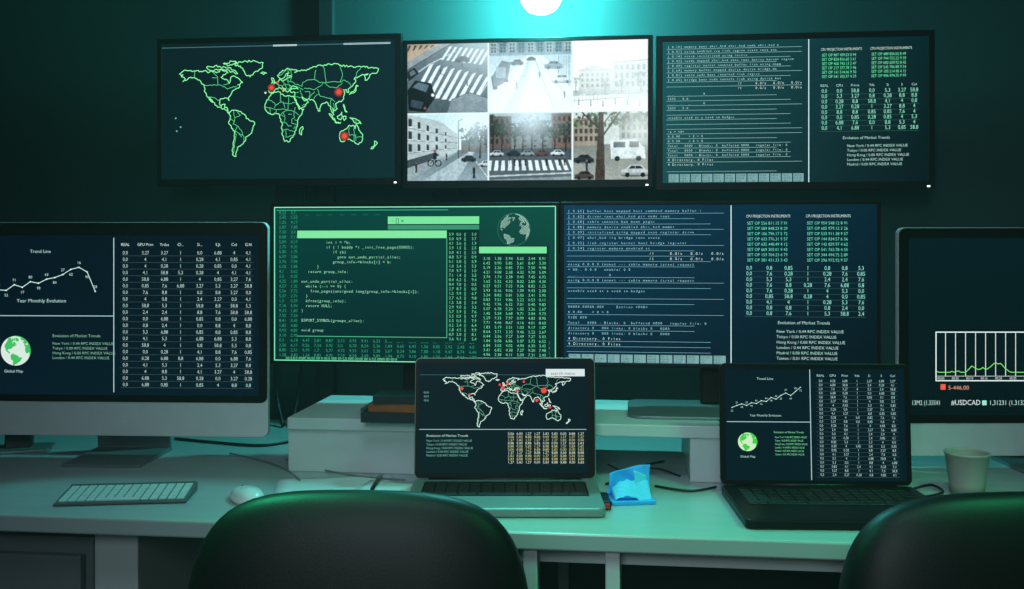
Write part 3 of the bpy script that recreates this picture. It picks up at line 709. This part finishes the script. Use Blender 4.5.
monitor('monitor','black wall-mounted monitor showing a green world map outline',157,401,39,186.5,2.2,(.011,.012,.014,.016),screen_map,wall=True,ref=(157,38,401,186.5),group=g3)
mc = monitor('monitor','black wall-mounted monitor showing six street camera pictures',402.5,653,40.5,189,2.2,(.011,.009,.011,.018),screen_cctv,wall=True,ref=(402,40,653,188.5),group=g3)
monitor('monitor','black wall-mounted monitor showing log text and number columns',656,935,36,190.5,2.2,(.014,.012,.013,.016),screen_ur,wall=True,ref=(656,34,935,191),group=g3)
monitor('monitor','thin-bezel monitor with green code windows on the riser shelf',270,559.5,203.5,363.5,1.93,(.006,.006,.006,.006),screen_code,base_z=rz,base_w=.17,ref=(270,202.5,559.5,364))
monitor('monitor','thin-bezel monitor with blue log pane and tables on the riser shelf',560.5,881,202,366.5,1.93,(.006,.006,.006,.006),screen_mr,base_z=rz,base_w=.34,ref=(560.5,201.5,881,370.5))

# ---------------------------------------------------------------- all-in-one computers
def aio(label, xl, xr, v, yt, ychin, yb, painter, footpx, footw=.19, ref=None, dv=0):
    A = P(xl,yt,v+dv); D = P(xr,yt,v); B = P(xr,yb,v); ch = P(xr,ychin,v)
    W = (D-A).xy.length; yaw = math.atan2(D.y-A.y, D.x-A.x); c0 = (A+D)/2
    e = empty('desktop_computer',(c0.x,c0.y,DZ),yaw,label,'computer')
    zt, zb, zc = D.z-DZ, B.z-DZ, ch.z-DZ
    prism('aluminium_housing',rrect(-W/2,W/2,zb,zt,.014),0,.012,'y',M_alu,e,w=.0015)
    V,F = [],[]; rings = [(0,.012),(.10,.022),(.25,.034),(.5,.044),(.8,.048)]
    for s_,y in rings:
        for p in rrect(-W/2*(1-s_)+0*s_,W/2*(1-s_),zb+(zt-zb)*.5*s_,zt-(zt-zb)*.5*s_,.012*(1-s_)): V.append((p[0],y,p[1]))
    n = 28
    for j in range(len(rings)-1):
        for i in range(n): F.append((j*n+i,j*n+(i+1)%n,(j+1)*n+(i+1)%n,(j+1)*n+i))
    F.append(tuple((len(rings)-1)*n+i for i in range(n)))
    mo('back_shell',V,F,M_alu,e,smooth=True)
    gl = prism('glass_front',rrect(-W/2+.001,W/2-.001,zc,zt-.001,.013),-.002,.0005,'y',M_black,e,w=.0006)
    c = Content(ref,(-W/2,zb,W/2,zt)); painter(c); c.build(gl,-.0021)
    fx = (footpx-(xl+xr)/2)/1000*v
    prof = [(-.075,0),(-.075,.005),(.075,.008),(.062,zb+.10),(.068,zb+.10),(.083,.006),(.083,0)]
    prism('stand_foot',prof,fx-footw/2,fx+footw/2,'x',M_alud,e,w=.001)
    return e
aio('silver all-in-one computer with black glass bezel showing trend chart and table',-40,268,1.93,222,403,437.5,screen_left,119,.15,ref=(-40,222,268,437.5),dv=.03)
aio('silver all-in-one computer with black bezel showing a currency chart',898,1215,1.86,227.5,423,456,screen_right,1058,.17,ref=(898,227.5,1215,456),dv=0)

# ---------------------------------------------------------------- laptops
def laptop(label, xc, v, W, D, Hh, tilt, rz, body, lidm, painter, ref, keym):
    h = P(xc, HOR+1000*(CAMZ-DZ)/v, v)
    e = empty('laptop',(h.x,h.y,DZ),rz,label,'laptop')
    prism('base',rrect(-W/2,W/2,-D,0.0,.012),.001,.015,'z',body,e,w=.0025)
    boxes = []; kw = W*.86; rows = 6; ks = D/.213
    for r in range(rows):
        n = 14 if r != 5 else 9; y0 = (-.024-r*.0172)*ks
        for i in range(n):
            a = -kw/2+kw*i/n; bb = -kw/2+kw*(i+1)/n
            if r == 5 and 3 <= i <= 5:
                if i != 3: continue
                bb = -kw/2+kw*6/n
            boxes.append((a+.0012,bb-.0012,y0-.0152*ks,y0,.0150,.0164))
    box('key_well',(-kw/2-.002,kw/2+.002),((-.024-6*.0172)*ks-.001,-.022*ks),(.0145,.01515),M_black,e,w=0)
    multibox('key_set',boxes,keym,e,w=.0004)
    prism('trackpad',rrect(-.05,.05,-D+.008,-D+.064,.005),.0146,.0153,'z',body,e,w=.0002)
    lid = prism('lid',rrect(-W/2,W/2,0,Hh,.010),0,.006,'y',lidm,e,w=.001,loc=(0,-.001,.0155),rot=(-tilt,0,0))
    prism('lid_glass',rrect(-W/2+.0015,W/2-.0015,.0015,Hh-.0015,.009),-.0008,.0002,'y',M_black,lid,w=.0002)
    c = Content(ref,(-W/2,0,W/2,Hh)); painter(c); c.build(lid,-.0010)
    tube('hinge',[(-W*.42,.0,.0145),(W*.42,.0,.0145)],.0045,M_black,e,n=2)
    return e
laptop('slim aluminium laptop open on desk with world map on screen',505,1.715,.312,.190,.2065,math.radians(6),TH,M_alub,M_alub,screen_lapc,(415,361.5,595.5,484.5),M_key)
laptop('black laptop open showing trend chart, globe and number table',816,1.672,.317,.215,.202,math.radians(4),TH-math.radians(2),M_black,M_black,screen_lapr,(723,369.5,911,493.5),M_key)

# ---------------------------------------------------------------- keyboard and mouse
kp = PZ(128,498); kb = empty('keyboard',(kp.x,kp.y,DZ),TH+math.radians(6),'slim white wireless keyboard with aluminium frame on desk','keyboard')
KW, KD = .206, .090
prof = [(-KD/2,.001),(-KD/2,.005),(KD/2-.012,.013),(KD/2-.004,.016),(KD/2,.012),(KD/2-.004,.001)]
prism('aluminium_frame',prof,-KW/2,KW/2,'x',M_bed,kb,w=.001)
V,F = [],[]
sl = .008/(KD-.012); ky = (KD-.018)/6
for r in range(6):
    n = 14; y0 = KD/2-.013-r*ky
    for i in range(n):
        a = -KW/2+.004+(KW-.008)*i/n; bb = -KW/2+.004+(KW-.008)*(i+1)/n
        if r == 5 and 4 <= i <= 8:
            if i != 4: continue
            bb = -KW/2+.004+(KW-.008)*9/n
        zt = lambda y: .005+(y+KD/2)*sl
        ya, yb_ = y0-ky*.82, y0
        n0 = len(V); a += .0014; bb -= .0014
        for (x,y) in ((a,ya),(bb,ya),(bb,yb_),(a,yb_)): V.append((x,y,zt(y)-.0005))
        for (x,y) in ((a,ya),(bb,ya),(bb,yb_),(a,yb_)): V.append((x,y,zt(y)+.0018))
        F += [tuple(n0+i_ for i_ in f) for f in ((4,5,6,7),(0,1,5,4),(1,2,6,5),(2,3,7,6),(3,0,4,7))]
mo('key_set',V,F,M_keyw,kb)
mp = PZ(247,500); ms = empty('computer_mouse',(mp.x,mp.y,DZ),TH+math.radians(28),'white rounded computer mouse on the desk','mouse')
V,F = [],[]; nr,ns = 10,32
for j in range(nr):
    t = j/(nr-1); k = math.cos(t*math.pi/2)**.6 if j < nr-1 else .02
    for i in range(ns):
        a = 2*math.pi*i/ns; V.append((.026*k*math.copysign(abs(math.cos(a))**.8,math.cos(a)), .048*k*math.sin(a), .002+.019*math.sin(t*math.pi/2)**1.0+.003*math.sin(a)*-1*t))
for j in range(nr-1):
    for i in range(ns): F.append((j*ns+i,j*ns+(i+1)%ns,(j+1)*ns+(i+1)%ns,(j+1)*ns+i))
F.append(tuple((nr-1)*ns+i for i in range(ns))); F.append(tuple(range(ns)))
mo('shell',V,F,M_mouse,ms,smooth=True)
prism('glide_base',[(.024*math.cos(2*math.pi*i/24),.046*math.sin(2*math.pi*i/24)) for i in range(24)],.0,.0025,'z',M_alu,ms,w=0)
tube('scroll_wheel',[(-.002,.028,.0165),(.002,.028,.0165)],.003,M_alud,ms,n=2,seg=12)

# ---------------------------------------------------------------- cup
cp = PZ(967,493)
cup = empty('paper_cup',(cp.x,cp.y,DZ),0,'white disposable paper coffee cup on the desk','cup')
k = .93
lathe('cup_wall',[(r*k,z*.82) for r,z in [(.0285,.001),(.0295,.0),(.0305,.02),(.0375,.079),(.0395,.081),(.0395,.084),(.0375,.0845),(.0365,.080),(.0275,.006)]],M_cup,cup,closed=True)
lathe('coffee',[(.0338*k,.0655*.82),(.0340*k,.0665*.82)],M_cupin,cup,closed=True)

# ---------------------------------------------------------------- blue notes
bp_ = PZ(631,505); bn = empty('blue_note_pad',(bp_.x,bp_.y+.02,DZ),TH+math.radians(8),'bright blue note pad with crumpled curled sheets by the laptop','notes')
def sheet(name, fn, m, parent, nu=10, nv=10, th=.0006):
    V,F = [],[]
    for j in range(nv+1):
        for i in range(nu+1): V.append(fn(i/nu, j/nv))
    for j in range(nv):
        for i in range(nu):
            a = j*(nu+1)+i; F.append((a,a+1,a+nu+2,a+nu+1))
    o = mo(name,V,F,m,parent,smooth=True); s = o.modifiers.new('s','SOLIDIFY'); s.thickness = th; return o
sheet('folded_sheet',lambda u,v:(-.034+.07*u+.006*v, .020+.014*math.sin(u*3)+.012*v+.003*math.sin(9*u+7*v), .006+.046*v*(.72+.28*u)),M_blue,bn)
sheet('front_sheet',lambda u,v:(-.030+.062*u, -.015+.030*v, .006+.030*v*(.4+.6*u)+.006*math.sin(u*5)+.0025*math.sin(14*u+11*v)**2),M_blue2,bn,nu=20,nv=16)
sheet('side_sheet',lambda u,v:(.010+.024*u, .0+.02*v+.01*u, .007+.040*v*(1-.3*u)),M_blue2,bn)
box('pad_block',(-.036,.036),(-.022,.045),(0,.006),M_blue,bn,w=.001)
ad = PZ(604,507); pa = empty('power_adapter',(ad.x,ad.y+.01,DZ),TH,'small black adapter with a red cap beside the laptop','adapter')
box('body',(-.009,.009),(-.03,.03),(0,.014),M_black,pa,w=.003)
box('cap',(-.006,.006),(-.034,-.03),(.003,.011),M_red,pa,w=.001)

# ---------------------------------------------------------------- papers, pen, books
def paper(px,py,w,h,rz,z=DZ):
    p = PZ(px,py); o = sheet('paper_sheet',lambda u,v:(w*(u-.5),h*(v-.5),.001+.0012*math.sin(u*4+v*2)**2),M_paper,None,th=.0004)
    o.location = (p.x,p.y,z); o.rotation_euler = (0,0,rz); top(o,'white paper sheet lying flat on the desk','paper'); return o
paper(335,487,.20,.14,TH+.15); paper(396,493,.14,.12,TH-.25,DZ+.0022)
q0,q1 = PZ(372,494),PZ(377,486)
pen = empty('pen',(q0.x,q0.y,DZ+.0085),0,'dark ballpoint pen lying on paper','pen')
dv = Vector((q1.x-q0.x,q1.y-q0.y,0)).normalized()
tube('barrel',[(0,0,0),dv*.07],.003,M_black,pen,n=2,seg=12); tube('cap',[dv*.07,dv*.10],.0036,M_alud,pen,n=2,seg=12)
z = rz
for i,(m_,w,d,h,r) in enumerate(((M_book2,.15,.09,.018,.02),(M_book1,.14,.085,.014,-.05),(M_book2,.13,.08,.014,.06))):
    p = P(410,400,1.845)
    bk = empty('book',(p.x+(.01 if i else 0),p.y-.06+.035,z),r,['closed dark navy hardcover book on the riser','closed brown hardcover book in a stack','closed dark navy book on top of stack'][i],'book','stack of books on the riser')
    multibox('cover',[(-w/2,w/2,-d/2,d/2,0,.002),(-w/2,w/2,-d/2,d/2,h-.002,h),(-w/2,w/2,-d/2,-d/2+.002,.002,h-.002)],m_,bk)
    box('page_block',(-w/2+.002,w/2-.003),(-d/2+.003,d/2-.003),(.0021,h-.0021),M_paper,bk,w=0)
    z += h+.0003
sp = PZ(15,452); st = empty('display_stand',(sp.x,sp.y+.02,DZ),TH+.3,'low dark metal display stand foot on the desk','stand')
prism('foot_plate',rrect(-.09,.06,-.04,.04,.012),0,.006,'z',M_alud,st,w=.002)
prism('neck',[(-.01,.005),(.03,.005),(.035,.10),(.028,.10)],-.03,.02,'x',M_blackm,st,w=.003)

# ---------------------------------------------------------------- cables
def cable(pts, r, m, label): return top(tube('cable',pts,r,m), label, 'cable')
dz = DZ+.0035
def G(px,py): 
    p = PZ(px,py); return (p.x,p.y,dz)
cable([G(606,486),G(616,482),G(612,475),G(635,469),G(664,463)],.0022,M_cable,'black cable trailing from laptop under the riser')
cable([G(655,488),G(690,493),G(716,489)],.0022,M_cable,'black cable lying on the desk towards a laptop')
cable([G(286,461),G(320,471),G(360,478),G(405,482)],.0018,M_cablew,'thin pale cable lying across the desk')
cable([G(915,490),G(932,487),G(943,494),G(925,499)],.0022,M_cable,'black cable curled beside the black laptop')
cable([G(175,440),G(215,444),G(262,447),G(300,441)],.003,M_cable,'black cable running along the desk back')
cable([G(608,466),G(628,474),G(655,470),G(680,478)],.0018,M_cable,'thin black cable looping under the riser')
cable([G(230,455),G(262,462),G(284,470),G(300,482)],.0016,M_cablew,'thin pale cable beside the riser box')
for a,b_,s_ in ((424,446,20),(452,474,16)):
    p0 = PY(a,170,2.248); p1 = PY((a+b_)/2,178+s_,2.275); p2 = PY(b_,170,2.248)
    tube('power_cable',[q-mc.location for q in (p0,p1,p2)],.003,M_cable,mc)
p0 = PY(276,180,2.27); p1 = PY(280,260,2.25); p2 = PY(276,380,2.25); p3 = PY(283,432,2.2); cable([p0,p1,p2,(p3.x,p3.y,DZ+.004)],.005,M_cable,'thick black cable hanging behind the monitors')
p0 = PY(303,180,2.27); p1 = PY(309,260,2.27); p2 = PY(300,380,2.26); cable([p0,p1,p2,(p2.x,2.2,DZ+.004)],.004,M_cable,'thick black cable hanging behind the monitors')

# ---------------------------------------------------------------- office chairs
def chair(px, v, rz, topy):
    p = P(px,topy,v); zt = p.z
    e = empty('office_chair',(p.x,p.y,0),rz,'black leather office chair with rounded backrest turned to the desk','chair','black office chairs at the desk')
    Hb = .23
    cushion('backrest',.205,.045,Hb,4.6,2.6,M_leather,e,curve=-.5,loc=(0,0,zt-Hb),rot=(math.radians(-6),0,0),taper=-.05,crown=.4)
    cushion('seat',.24,.22,.045,5,4,M_leather,e,loc=(0,.27,.45),sx=.5,sy=.5,rows=14)
    tube('back_support',[(0,.26,.40),(0,.02,.395),(0,-.03,.47),(0,-.045,.60)],.016,M_blackm,e)
    lathe('gas_lift',[(.03,.10),(.03,.24),(.016,.25),(.016,.415),(.05,.415)],M_blackm,e,closed=True,loc=(0,.27,0),seg=20)
    for i in range(5):
        a = 2*math.pi*i/5+.3; dx,dy = math.cos(a),math.sin(a)
        leg = tube('base_leg',[(.02*dx,.27+.02*dy,.12),(.15*dx,.27+.15*dy,.105),(.25*dx,.27+.25*dy,.075)],.014,M_black,e,n=4)
        cx,cy = .25*dx,.27+.25*dy
        tube('caster_wheel',[(cx-dy*.02,cy+dx*.02,.027),(cx+dy*.02,cy-dx*.02,.027)],.026,M_black,leg,n=2,seg=20)
    return e
chair(353,1.12,TH+math.radians(-2),494)
chair(1022,1.12,TH+math.radians(4),496)

# ---------------------------------------------------------------- lamp
lp = P(541,-6,2.17)
lamp = empty('pendant_lamp',(lp.x,lp.y,2.8),0,'pendant lamp with glowing cyan globe bulb above the monitors','lamp')
dz_ = lp.z-2.8; br = .045
tube('cord',[(0,0,-.02),(0,0,dz_+.15)],.004,M_cable,lamp,n=2)
lathe('ceiling_rose',[(.05,0),(.05,-.012),(.03,-.028),(.006,-.032)],M_black,lamp,seg=24)
lathe('socket',[(.010,dz_+.155),(.02,dz_+.14),(.022,dz_+.095),(.016,dz_+.047)],M_black,lamp,seg=24,closed=True)
lathe('bulb',[(br*math.sin(a)+.001, dz_+br*math.cos(a)) for a in [math.pi*(i+1.5)/12 for i in range(11)]],M_bulb,lamp,seg=20,closed=True)

# ---------------------------------------------------------------- lights
def area(name, loc, tgt, size, col, en, spread=math.pi):
    l = bpy.data.lights.new(name,'AREA'); l.size = size; l.color = col; l.energy = en; l.spread = spread
    o = bpy.data.objects.new(name,l); o.location = loc
    o.rotation_euler = (Vector(tgt)-Vector(loc)).to_track_quat('-Z','Y').to_euler(); COLL.objects.link(o); return o
area('overhead_fill',(-.1,.6,2.7),(-.05,1.75,.75),1.0,(.6,.88,1.0),2.4,math.radians(65))  # added fill to brighten the desk from above, not a real fixture
area('front_fill',(-.3,-1.2,1.9),(0,1.6,.6),.8,(.75,.93,1.0),2.2,math.radians(60))  # added weak fill behind the camera for screen chins, legs and chair backs
area('green_light',(1.1,.9,2.2),(.2,1.5,.75),.3,(.05,1,.4),1.5,math.radians(45))
area('green_light',(-1.0,1.3,2.0),(-.32,1.15,.9),.3,(.05,1,.45),1.6,math.radians(40))

w = bpy.data.worlds.new('World'); scn.world = w; w.use_nodes = True
w.node_tree.nodes['Background'].inputs[0].default_value = (.01,.04,.045,1)
vs = w.node_tree.nodes.new('ShaderNodeVolumeScatter'); vs.inputs['Density'].default_value = .017; vs.inputs['Anisotropy'].default_value = .0
w.node_tree.links.new(vs.outputs[0], w.node_tree.nodes['World Output'].inputs['Volume'])

cam = bpy.data.cameras.new('camera'); cam.sensor_width = 36; cam.lens = 36*1000/1024; cam.shift_y = -51.5/1024
co = bpy.data.objects.new('camera',cam); co.location = (0,0,CAMZ); co.rotation_euler = (math.radians(90),0,TH); COLL.objects.link(co)
scn.camera = co
